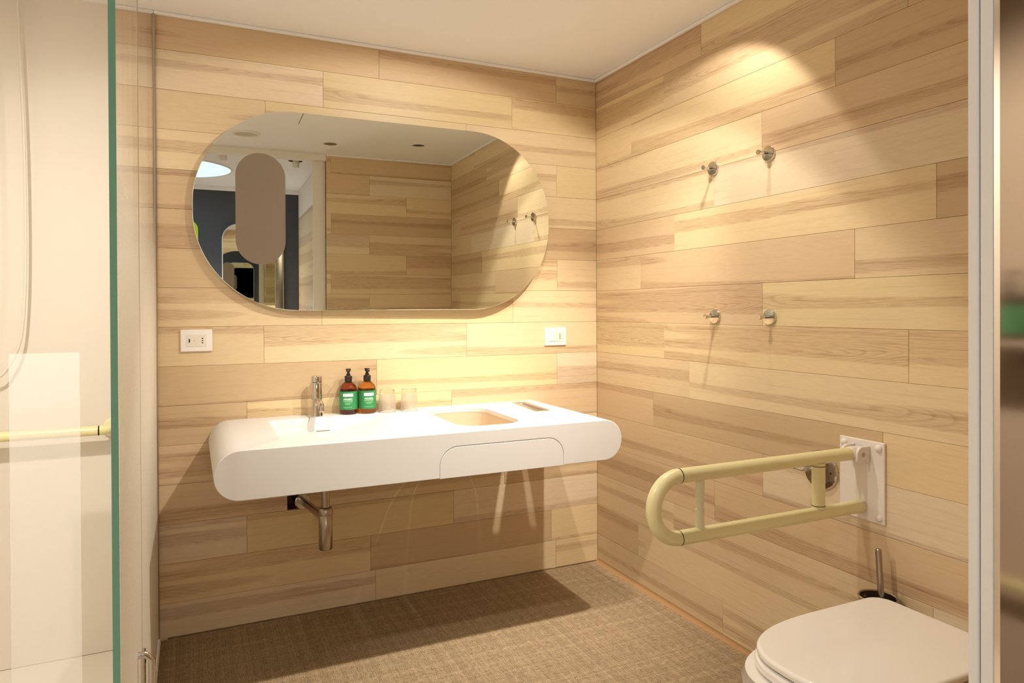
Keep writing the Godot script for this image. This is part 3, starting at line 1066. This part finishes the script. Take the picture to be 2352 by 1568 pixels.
	rod(st, Vector3(-2.384, 2.37, 0.05), Vector3(-2.384, 2.398, 0.05), 0.010)
	part(hose, "connector", st, M.chrome)
	st = new_st()
	rod(st, Vector3(-2.384, 2.393, 0.05), Vector3(-2.384, 2.4, 0.05), 0.022)
	part(hose, "ceiling_rose", st, M.chrome)

# ------------------------------------------------------------------ toilet and rail
func toilet_outline(xr: float, xf: float, hw: float, zc: float, r: float) -> PackedVector2Array:
	# in (x, z): straight back at xr, rounded front reaching xf
	var out := PackedVector2Array()
	var xs := xr - (xr - xf) * 0.42
	out.append_array([])
	for k in 7:
		var a := PI * 0.5 * k / 6.0
		out.append(Vector2(xr - r + r * cos(a), zc + hw - r + r * sin(a)))
	var n := 40
	for k in n + 1:
		var a := PI * 0.5 + PI * k / n
		var c := cos(a)
		var s := sin(a)
		out.append(Vector2(xs + (xs - xf) * -pow(absf(c), 2.0 / 2.7), zc + hw * signf(s) * pow(absf(s), 2.0 / 2.7)))
	for k in 7:
		var a := -PI * 0.5 + PI * 0.5 * k / 6.0
		out.append(Vector2(xr - r + r * cos(a), zc - hw + r + r * sin(a)))
	return out

func toilet_corner() -> void:
	var zc := 1.822
	var t := thing("toilet", "white ceramic toilet with closed squared lid beside the fold-down rail", "toilet", Vector3(-0.35, 0.0, zc))
	# outlines lie in (x, z); stand them up so that extrusion runs upwards
	var lay := Transform3D(Basis(Vector3(1, 0, 0), Vector3(0, 0, 1), Vector3(0, 1, 0)), Vector3.ZERO)
	var st := new_st()
	prism(st, toilet_outline(-0.10, -0.652, 0.188, zc, 0.05), 0.441, 0.461, lay, 0.009, true, 4)
	part(t, "lid", st, M.ceramic)
	st = new_st()
	prism(st, toilet_outline(-0.10, -0.657, 0.191, zc, 0.05), 0.414, 0.438, lay, 0.008, true, 4)
	part(t, "seat", st, M.ceramic)
	st = new_st()
	var rings := []
	for L in [[0.411, -0.135, -0.685, 0.193], [0.395, -0.135, -0.695, 0.197], [0.37, -0.135, -0.69, 0.195], [0.30, -0.13, -0.64, 0.175], [0.20, -0.12, -0.55, 0.14], [0.10, -0.10, -0.50, 0.12], [0.0, -0.10, -0.50, 0.118]]:
		var o := toilet_outline(L[1], L[2], L[3], zc, 0.04)
		rings.append([L[0], o])
	var cent := []
	for r in rings.size() - 1:
		var A: PackedVector2Array = rings[r][1]
		var B: PackedVector2Array = rings[r + 1][1]
		var en := outline_normals(A)
		for i in A.size():
			var j := (i + 1) % A.size()
			var p0: Vector2 = (en[(i + A.size() - 1) % A.size()] + en[i]).normalized()
			var p1: Vector2 = (en[i] + en[j]).normalized()
			var tl: float = clampf((A[i] - B[i]).length() / max(0.001, rings[r][0] - rings[r + 1][0]), 0.0, 1.2)
			var n0 := Vector3(p0.x, -tl * 0.6, p0.y).normalized()
			var n1 := Vector3(p1.x, -tl * 0.6, p1.y).normalized()
			quadn(st, Vector3(A[i].x, rings[r][0], A[i].y), Vector3(A[j].x, rings[r][0], A[j].y), Vector3(B[j].x, rings[r + 1][0], B[j].y), Vector3(B[i].x, rings[r + 1][0], B[i].y), n0, n1, n1, n0)
	var o0: PackedVector2Array = rings[0][1]
	var ti := Geometry2D.triangulate_polygon(o0)
	for k in range(0, ti.size(), 3):
		tri(st, Vector3(o0[ti[k]].x, 0.411, o0[ti[k]].y), Vector3(o0[ti[k + 1]].x, 0.411, o0[ti[k + 1]].y), Vector3(o0[ti[k + 2]].x, 0.411, o0[ti[k + 2]].y), Vector3.UP, Vector3.UP, Vector3.UP)
	part(t, "bowl", st, M.ceramic)
	part(t, "rear_block", box_st(Vector3(-0.14, 0.0, zc - 0.125), Vector3(0.0, 0.40, zc + 0.125), 0.01), M.ceramic)
	for s in [-1.0, 1.0]:
		st = new_st()
		rod(st, Vector3(-0.088, 0.425, zc + s * 0.08 - 0.02), Vector3(-0.088, 0.425, zc + s * 0.08 + 0.02), 0.012)
		part(t, "hinge", st, M.chrome)
	# fold-down rail
	var zb := 1.511
	var yt := 0.827
	var yb := 0.665
	var R := 0.0193
	var ym := (yt + yb) * 0.5
	var ur := (yt - yb) * 0.5
	var xu := -0.690
	var g := thing("fold_down_grab_rail", "pale yellow U-shaped fold-down grab rail on a white wall plate by the toilet", "grab rail", Vector3(-0.01, ym, zb))
	part(g, "wall_plate", box_st(Vector3(-0.008, 0.625, 1.434), Vector3(0.0, 0.866, 1.588), 0.002), M.cream_plate)
	for c in [[0.848, 1.452], [0.848, 1.570], [0.643, 1.452], [0.643, 1.570]]:
		st = new_st()
		dome(st, Vector3(-0.008, c[0], c[1]), Vector3.LEFT, 0.0115, 0.009)
		part(g, "bolt_cap", st, M.cream_plate)
	st = new_st()
	sweep(st, [Vector3(-0.055, yt, zb), Vector3(-0.3, yt, zb), Vector3(xu, yt, zb)], R)
	part(g, "upper_tube", st, M.ivory)
	st = new_st()
	sweep(st, [Vector3(-0.009, yb, zb), Vector3(-0.3, yb, zb), Vector3(xu, yb, zb)], R)
	part(g, "lower_tube", st, M.ivory)
	st = new_st()
	var ub := []
	for k in 25:
		var a := PI * 0.5 + PI * k / 24.0
		ub.append(Vector3(xu - 0.001 + ur * cos(a), ym + ur * sin(a), zb))
	sweep(st, ub, R + 0.0003, 24)
	part(g, "end_bend", st, M.ivory)
	for y in [yt, yb]:
		st = new_st()
		rod(st, Vector3(xu - 0.0012, y, zb), Vector3(xu + 0.0012, y, zb), R + 0.0006, 28, 0.0002)
		part(g, "joint_ring", st, M.ring)
	st = new_st()
	rod(st, Vector3(-0.187, yb + 0.014, zb), Vector3(-0.187, yt - 0.014, zb), 0.0185)
	part(g, "rear_post", st, M.ivory)
	for y in [yb + 0.0235, yt - 0.0235]:
		st = new_st()
		rod(st, Vector3(-0.187, y - 0.001, zb), Vector3(-0.187, y + 0.001, zb), 0.019, 28, 0.0002)
		part(g, "joint_ring", st, M.ring)
	st = new_st()
	rod(st, Vector3(-0.622, yb + 0.012, zb), Vector3(-0.622, ym - 0.012, zb), 0.0118)
	rod(st, Vector3(-0.622, ym - 0.014, zb), Vector3(-0.622, ym + 0.006, zb), 0.0100)
	rod(st, Vector3(-0.622, ym + 0.004, zb), Vector3(-0.622, yt - 0.012, zb), 0.0118)
	part(g, "front_strut", st, M.ivory_pale)
	for s in [-1.0, 1.0]:
		st = new_st()
		var lug := PackedVector2Array([Vector2(-0.008, yt - 0.024), Vector2(-0.008, yt + 0.024)])
		for k in 9:
			var a := PI * 0.5 + PI * 0.5 * k / 8.0
			lug.append(Vector2(-0.038 + 0.024 * cos(a), yt + 0.024 * sin(a)))
		for k in 3:
			var a := PI + PI * 0.5 * k / 2.0
			lug.append(Vector2(-0.054 + 0.008 * cos(a), yt - 0.016 + 0.008 * sin(a)))
		var z0: float = zb + s * 0.0215
		prism(st, lug, min(z0, z0 + s * 0.009), max(z0, z0 + s * 0.009), Transform3D.IDENTITY, 0.002, true)
		part(g, "hinge_lug", st, M.cream_plate)
	st = new_st()
	rod(st, Vector3(-0.036, yt, zb - 0.033), Vector3(-0.036, yt, zb + 0.0325), 0.0065, 16, 0.001)
	part(g, "hinge_pin", st, M.nickel)
	st = new_st()
	rod(st, Vector3(-0.02, yt, zb), Vector3(-0.062, yt, zb), 0.0205)
	part(g, "tube_socket", st, M.cream_plate)
	# chrome disc on the wall behind the rail
	var d := thing("chrome_wall_disc", "round chrome wall disc partly hidden behind the fold-down rail", "roll holder", Vector3(0.0, 0.742, 1.361))
	st = new_st()
	lathe(st, [Vector2(0.064, 0), Vector2(0.064, 0.007), Vector2(0.060, 0.012), Vector2(0.045, 0.0135), Vector2(0.0, 0.014)], along(Vector3(0, 0.742, 1.361), Vector3(-1, 0.742, 1.361)), 48)
	part(d, "cover", st, M.chrome)
	st = new_st()
	rod(st, Vector3(-0.012, 0.740, 1.405), Vector3(-0.0145, 0.740, 1.405), 0.0035, 12, 0.0003)
	part(d, "key_hole", st, M.dark)
	st = new_st()
	sweep(st, [Vector3(-0.012, 0.742, 1.335), Vector3(-0.045, 0.742, 1.335), Vector3(-0.055, 0.742, 1.328), Vector3(-0.055, 0.742, 1.30)], 0.0065, 14)
	part(d, "arm", st, M.chrome)
	# brush
	var b := thing("toilet_brush", "chrome toilet brush set on the wall behind the toilet lid", "toilet brush", Vector3(-0.060, 0.30, 1.606))
	st = new_st()
	var bx := Vector3(-0.060, 0.30, 1.606)
	lathe(st, [Vector2(0, 0), Vector2(0.042, 0), Vector2(0.045, 0.003), Vector2(0.050, 0.13), Vector2(0.053, 0.134), Vector2(0.050, 0.137), Vector2(0.047, 0.134), Vector2(0.044, 0.02), Vector2(0, 0.018)], Transform3D(Basis(), bx), 36)
	part(b, "cup", st, M.nickel)
	st = new_st()
	rod(st, Vector3(-0.060, 0.33, 1.622), Vector3(-0.058, 0.572, 1.606), 0.0085, 20, 0.002)
	part(b, "handle", st, M.nickel)
	part(b, "bracket", box_st(Vector3(-0.02, 0.36, 1.59), Vector3(0.0, 0.40, 1.622), 0.002), M.chrome)

# ------------------------------------------------------------------ small things
func hook(y: float, z: float, label: String) -> void:
	var t := thing("robe_hook", label, "hook", Vector3(0, y, z), "chrome robe hooks on the wood wall")
	var st := new_st()
	lathe(st, [Vector2(0.0275, 0), Vector2(0.0275, 0.008), Vector2(0.026, 0.0105), Vector2(0.012, 0.0112), Vector2(0.0, 0.0115)], along(Vector3(0, y, z), Vector3(-1, y, z)), 40)
	part(t, "rosette", st, M.chrome)
	st = new_st()
	lathe(st, [Vector2(0.0058, 0.010), Vector2(0.0058, 0.046), Vector2(0.0095, 0.0475), Vector2(0.0095, 0.054), Vector2(0.0085, 0.0555), Vector2(0, 0.0555)], along(Vector3(0, y, z), Vector3(-1, y, z)), 24)
	part(t, "pin", st, M.chrome)

func bottle(called: String, at: Vector3, label: String, glass: Material, turn: float, group: String) -> Node3D:
	var t := thing(called, label, "bottle", at, group)
	var st := new_st()
	var prof := [Vector2(0, 0.0), Vector2(0.032, 0.0), Vector2(0.0355, 0.003), Vector2(0.0362, 0.007), Vector2(0.0362, 0.098), Vector2(0.0355, 0.106), Vector2(0.0325, 0.1155), Vector2(0.027, 0.1235), Vector2(0.0205, 0.1295), Vector2(0.0155, 0.134), Vector2(0.0135, 0.139), Vector2(0.0135, 0.146), Vector2(0, 0.146)]
	lathe(st, prof, Transform3D(Basis(), at), 40)
	part(t, "bottle_body", st, glass)
	st = new_st()
	lathe(st, [Vector2(0.0366, 0.021), Vector2(0.0367, 0.0212), Vector2(0.0367, 0.0958), Vector2(0.0366, 0.096)], Transform3D(Basis(Vector3.UP, turn), at), 48)
	# wrap coordinates: keep only the tall middle band, uv runs round
	st = new_st()
	for k in 48:
		var a0 := TAU * k / 48.0
		var a1 := TAU * (k + 1) / 48.0
		var d0 := Vector3(sin(a0 + turn), 0, cos(a0 + turn))
		var d1 := Vector3(sin(a1 + turn), 0, cos(a1 + turn))
		var y0 := Vector3(0, 0.021, 0)
		var y1 := Vector3(0, 0.096, 0)
		var u0 := fposmod(float(k) / 48.0 + 0.5, 1.0)
		var u1 := u0 + 1.0 / 48.0
		var r := 0.0367
		tri(st, at + d0 * r + y0, at + d1 * r + y0, at + d1 * r + y1, d0, d1, d1, Vector2(u0, 1), Vector2(u1, 1), Vector2(u1, 0))
		tri(st, at + d0 * r + y0, at + d1 * r + y1, at + d0 * r + y1, d0, d1, d0, Vector2(u0, 1), Vector2(u1, 0), Vector2(u0, 0))
	part(t, "label", st, M.label, "green paper label with white name box")
	st = new_st()
	lathe(st, [Vector2(0.0135, 0.137), Vector2(0.0155, 0.138), Vector2(0.0155, 0.156), Vector2(0.0145, 0.158), Vector2(0.009, 0.160), Vector2(0.0085, 0.166), Vector2(0.006, 0.168), Vector2(0.0055, 0.174)], Transform3D(Basis(), at), 28)
	var pump := part(t, "pump_collar", st, M.black_plastic)
	st = new_st()
	lathe(st, [Vector2(0.0055, 0.173), Vector2(0.0085, 0.177), Vector2(0.0108, 0.185), Vector2(0.0105, 0.188), Vector2(0, 0.189)], Transform3D(Basis(), at), 24)
	sweep(st, [at + Vector3(0, 0.182, 0), at + Vector3(sin(turn) * 0.022, 0.183, cos(turn) * 0.022), at + Vector3(sin(turn) * 0.033, 0.179, cos(turn) * 0.033)], 0.0042, 12)
	part(pump, "pump_head", st, M.black_plastic)
	return t

func tumbler(at: Vector3, label: String) -> void:
	var t := thing("glass_tumbler", label, "glass", at, "upturned tumblers on the counter")
	var st := new_st()
	# upside down: rim below, heavy foot on top
	var xf := Transform3D(Basis(), at)
	lathe(st, [Vector2(0.0368, 0.003), Vector2(0.0365, 0.060), Vector2(0.0345, 0.071), Vector2(0.0318, 0.0755)], xf, 40)
	lathe(st, [Vector2(0.0298, 0.0755), Vector2(0.0325, 0.070), Vector2(0.0345, 0.060), Vector2(0.0348, 0.003)], xf, 40)
	part(t, "glass_wall", st, M.tumbler)
	st = new_st()
	lathe(st, [Vector2(0.0, 0.0755), Vector2(0.0318, 0.0755), Vector2(0.031, 0.079), Vector2(0.0305, 0.092), Vector2(0.028, 0.0945), Vector2(0.0, 0.0945)], xf, 40)
	part(t, "glass_foot", st, M.thick_glass)
	st = new_st()
	lathe(st, [Vector2(0.0348, 0.003), Vector2(0.0348, 0.0004), Vector2(0.0355, 0.0), Vector2(0.0364, 0.0004), Vector2(0.0368, 0.003), Vector2(0.0348, 0.003)], xf, 40)
	part(t, "glass_rim", st, M.thick_glass)

func socket(called: String, c: Vector3, w: float, h: float, label: String, usb: bool) -> void:
	var t := thing(called, label, "socket", c)
	var st := new_st()
	prism(st, rrect(Vector2(c.x, c.y), w, h, 0.004, 4), 0.0, 0.009, Transform3D.IDENTITY, 0.002)
	part(t, "plate", st, M.plastic_white)
	var iw := w * 0.62
	var ih := h * 0.54
	st = new_st()
	prism(st, rrect(Vector2(c.x, c.y), iw, ih, 0.001, 2), 0.009, 0.0104, Transform3D.IDENTITY, 0.0005)
	var ins := part(t, "insert", st, M.insert_white)
	st = new_st()
	for k in 3:
		rod(st, Vector3(c.x + iw * 0.30, c.y + (k - 1) * 0.0085, 0.0100), Vector3(c.x + iw * 0.30, c.y + (k - 1) * 0.0085, 0.0107), 0.0026, 14, 0.0001)
	part(ins, "pin_holes", st, M.dark)
	if usb:
		st = new_st()
		prism(st, rrect(Vector2(c.x - iw * 0.36, c.y), 0.0048, 0.0150, 0.0022, 5), 0.0100, 0.0107)
		part(ins, "charging_port", st, M.dark)
		st = new_st()
		rod(st, Vector3(c.x - iw * 0.1, c.y - 0.001, 0.0103), Vector3(c.x - iw * 0.1, c.y - 0.001, 0.0108), 0.0016, 10, 0.0001)
		part(ins, "indicator", st, M.brown_disc)
	else:
		st = new_st()
		box(st, Vector3(c.x - iw * 0.46, c.y - ih * 0.46, 0.0104), Vector3(c.x - iw * 0.02, c.y + ih * 0.46, 0.0122), 0.0006)
		part(ins, "rocker_switch", st, M.plastic_white)

func small_things() -> void:
	hook(1.803, 0.858, "chrome robe hook in the upper pair, nearer the room corner")
	hook(1.803, 1.142, "chrome robe hook in the upper pair, farther from the room corner")
	hook(1.2315, 0.867, "chrome robe hook in the lower pair, nearer the room corner")
	hook(1.2315, 1.145, "chrome robe hook in the lower pair, farther from the room corner")
	bottle("pump_bottle", Vector3(-1.245, CT, 0.047), "dark red-brown pump bottle with green label, next to the tap", M.amber_dark, -0.25, "pump bottles on the counter")
	bottle("pump_bottle", Vector3(-1.168, CT, 0.055), "orange amber pump bottle with green label, next to the tumblers", M.amber, 0.0, "pump bottles on the counter")
	tumbler(Vector3(-1.085, CT, 0.066), "clear upturned glass tumbler beside the orange amber bottle")
	tumbler(Vector3(-0.990, CT, 0.072), "clear upturned glass tumbler beside the bin opening in the counter")
	socket("wall_socket", Vector3(-1.822, 1.1465, 0.0), 0.1135, 0.085, "white wall socket plate with charging port, below the left end of the mirror", true)
	socket("wall_switch_socket", Vector3(-0.2375, 1.1295, 0.0), 0.1175, 0.086, "white wall plate with switch and socket, by the room corner", false)

# ------------------------------------------------------------------ doorway and hall
func doorway_and_hall() -> void:
	var cool := Color(0.80, 0.90, 1.0)
	# header and jamb
	struct("trim_5", box_st(Vector3(-1.99, 2.352, 2.445), Vector3(-0.985, 2.4, 2.53), 0.002), M.white_paint)
	struct("door_1", box_st(Vector3(-1.076, 0.0, 2.488), Vector3(-0.985, 2.352, 2.4995), 0.0015), M.white_paint)
	var leaf := thing("sliding_door", "satin mirror-glass sliding door with pale grey aluminium stile, pushed open at the doorway", "sliding door", Vector3(-0.5, 0.0, 2.51))
	part(leaf, "stile", box_st(Vector3(-1.0755, 0.01, 2.501), Vector3(-1.04, 2.345, 2.514), 0.001), M.white_paint)
	part(leaf, "glass_sheet", box_st(Vector3(-1.0745, 0.01, 2.5145), Vector3(0.05, 2.345, 2.5205)), M.satin_mirror)
	# hall wardrobe mirror; its reflection is drawn as wood boards and pale top
	var wd := thing("wardrobe_reflection", "mirrored wardrobe end in the hall, its reflection drawn as wood boards and pale top, beside the dark wall", "wardrobe", Vector3(-0.97, 0.0, 3.7))
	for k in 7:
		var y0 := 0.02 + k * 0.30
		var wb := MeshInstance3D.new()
		wb.name = "reflected_board"
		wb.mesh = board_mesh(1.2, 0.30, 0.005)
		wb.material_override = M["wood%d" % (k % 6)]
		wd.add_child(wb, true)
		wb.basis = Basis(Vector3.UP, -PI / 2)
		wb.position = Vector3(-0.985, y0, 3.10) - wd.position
	part(wd, "reflected_ceiling", box_st(Vector3(-0.99, 2.12, 3.10), Vector3(-0.985, 2.39, 4.30)), M.white_paint)  # mirrored ceiling, drawn as a plain pale panel
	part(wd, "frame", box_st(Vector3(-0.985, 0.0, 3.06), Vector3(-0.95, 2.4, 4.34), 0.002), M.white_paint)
	# spots on the hall ceiling
	for s in [[Vector3(-1.70, 2.4, 2.72), "small white ceiling spotlight in a dark recess, near the left of the doorway"], [Vector3(-1.17, 2.4, 2.80), "small white ceiling spotlight in a dark recess, near the sliding door"]]:
		var at: Vector3 = s[0]
		var t := thing("ceiling_spotlight", s[1], "spotlight", at, "hall spotlights")
		var st := new_st()
		lathe(st, [Vector2(0.0535, 0.0), Vector2(0.052, 0.10), Vector2(0.0, 0.10)], Transform3D(Basis(), at), 32)
		part(t, "recess_can", st, M.baffle)
		st = new_st()
		rod(st, at + Vector3(0.004, 0.095, 0), at + Vector3(0.004, -0.05, 0.002), 0.026, 28, 0.004)
		part(t, "lamp_can", st, M.white_paint)
	spot("hall_spot_light", Vector3(-1.166, 2.33, 2.802), Vector3(0.25, 1.0, 3.2), 1.9, 35.0, 0.6, 0.02, Color(1.0, 0.95, 0.88))
	# round cool ceiling light
	var at2 := Vector3(-2.10, 2.4, 3.44)
	var cl := thing("round_ceiling_light", "large round pale blue ceiling light in the hall", "ceiling light", at2)
	var st2 := new_st()
	lathe(st2, [Vector2(0.0, -0.004), Vector2(0.47, -0.004)], Transform3D(Basis(), at2), 64)
	var g := mat(Color(0.80, 0.90, 1.0), 0.6)
	g.emission_enabled = true
	g.emission = Color(0.74, 0.88, 1.0)
	g.emission_energy_multiplier = 0.8
	part(cl, "diffuser", st2, g)
	st2 = new_st()
	lathe(st2, [Vector2(0.47, -0.004), Vector2(0.474, -0.009), Vector2(0.484, -0.008), Vector2(0.486, 0.0)], Transform3D(Basis(), at2), 64)
	part(cl, "rim", st2, M.white_paint)
	var al := AreaLight3D.new()
	al.name = "hall_ceiling_glow"
	add_child(al)
	al.look_at_from_position(at2 + Vector3(-0.2, -0.012, 0), at2 + Vector3(-0.2, -1, 0), Vector3.BACK)
	al.area_size = Vector2(0.4, 0.6)
	al.light_energy = 0.42
	al.light_color = cool
	al.area_range = 10.0
	al.shadow_enabled = true
	# tall hall mirror with rounded top
	var hm := thing("hall_mirror", "tall wall mirror with rounded corners on the dark hall wall", "mirror", Vector3(-1.41, 0.35, 4.35))
	st2 = new_st()
	var flipz := Transform3D(Basis(Vector3(-1, 0, 0), Vector3(0, 1, 0), Vector3(0, 0, -1)), Vector3(-1.415, 1.19, 4.35))
	prism(st2, rrect(Vector2.ZERO, 0.55, 1.70, 0.15, 14), 0.012, 0.018, flipz, 0.001)
	part(hm, "mirror_glass", st2, M.mirror)
	st2 = new_st()
	prism(st2, rrect(Vector2.ZERO, 0.566, 1.716, 0.158, 14), 0.0, 0.012, flipz, 0.001)
	part(hm, "frame", st2, M.white_paint)
	# console; its globe lamp is added, replacing spotlight bounce off the hall mirror
	var co := thing("console_table", "slim dark console table against the hall wall", "table", Vector3(-1.80, 0.0, 4.2))
	part(co, "top", box_st(Vector3(-2.1, 0.74, 4.02), Vector3(-1.2, 0.77, 4.33), 0.003), M.hall_floor)
	for c in [[-2.07, 4.05], [-1.23, 4.05], [-2.07, 4.30], [-1.23, 4.30]]:
		part(co, "leg", box_st(Vector3(c[0] - 0.015, 0.0, c[1] - 0.015), Vector3(c[0] + 0.015, 0.74, c[1] + 0.015), 0.002), M.hall_floor)
	var lp := Vector3(-1.66, 0.77, 4.15)
	var gl := thing("added_globe_lamp", "added white globe lamp on the hall console, replacing spotlight bounce off the hall mirror", "lamp", lp)
	st2 = new_st()
	lathe(st2, [Vector2(0, 0), Vector2(0.06, 0), Vector2(0.062, 0.006), Vector2(0.055, 0.012), Vector2(0.010, 0.018), Vector2(0.009, 0.24), Vector2(0.022, 0.25), Vector2(0.0, 0.256)], Transform3D(Basis(), lp), 32)
	part(gl, "base", st2, M.nickel)
	st2 = new_st()
	var gp := []
	for k in 17:
		var a := -PI * 0.5 + PI * k / 16.0
		gp.append(Vector2(0.075 * cos(a), 0.325 + 0.075 * sin(a)))
	lathe(st2, gp, Transform3D(Basis(), lp), 32)
	var gm := mat(Color(1, 0.97, 0.94), 0.6)
	gm.emission_enabled = true
	gm.emission = Color(1.0, 0.95, 0.9)
	gm.emission_energy_multiplier = 2.0
	part(gl, "globe_bulb", st2, gm)
	var om := OmniLight3D.new()  # added light, stands in for the mirror bounce of a hall spotlight
	om.name = "added_globe_light"
	add_child(om)
	om.position = lp + Vector3(0, 0.325, 0)
	om.light_energy = 0.22
	om.light_size = 0.07
	om.light_color = Color(1.0, 0.95, 0.92)
	om.omni_range = 12.0
	om.omni_attenuation = 2.0
	om.shadow_enabled = true
	# lime object at the edge of the reflection
	var li := thing("lime_wall_panel", "bright lime green round-cornered panel on the dark hall wall", "panel", Vector3(-2.05, 1.72, 4.35))
	st2 = new_st()
	prism(st2, rrect(Vector2.ZERO, 0.28, 0.34, 0.08, 10), 0.0, 0.02, Transform3D(Basis(Vector3(-1, 0, 0), Vector3(0, 1, 0), Vector3(0, 0, -1)), Vector3(-2.045, 1.89, 4.35)), 0.003)
	part(li, "panel", st2, M.lime)
	# shelf with two bottles and a rail on the beige hall wall
	var sh := thing("hall_wall_shelf", "small dark wall shelf carrying pump bottles on the beige hall wall", "shelf", Vector3(0.3, 1.165, 3.19))
	part(sh, "board", box_st(Vector3(0.09, 1.160, 3.05), Vector3(0.3, 1.172, 3.33), 0.002), M.hall_beige)
	part(sh, "bracket", box_st(Vector3(0.20, 1.10, 3.18), Vector3(0.3, 1.160, 3.20), 0.002), M.nickel)
	bottle("pump_bottle", Vector3(0.152, 1.172, 3.205), "amber pump bottle with green label on the hall shelf, at the shelf's front edge", M.amber_deep, 2.6, "pump bottles on the hall shelf")
	bottle("pump_bottle", Vector3(0.230, 1.172, 3.172), "amber pump bottle with green label on the hall shelf, close to the wall", M.amber_deep, 2.6, "pump bottles on the hall shelf")
	var hr := thing("hall_hand_rail", "pale yellow hand rail low on the beige hall wall", "hand rail", Vector3(0.3, 0.5, 3.2))
	var st3 := new_st()
	sweep(st3, [Vector3(0.23, 0.49, 2.75), Vector3(0.23, 0.49, 3.2), Vector3(0.23, 0.49, 3.7)], 0.0175)
	part(hr, "rail", st3, M.ivory)
	for z in [2.8, 3.65]:
		st3 = new_st()
		rod(st3, Vector3(0.23, 0.49, z), Vector3(0.3, 0.49, z), 0.0175)
		part(hr, "post", st3, M.ivory)
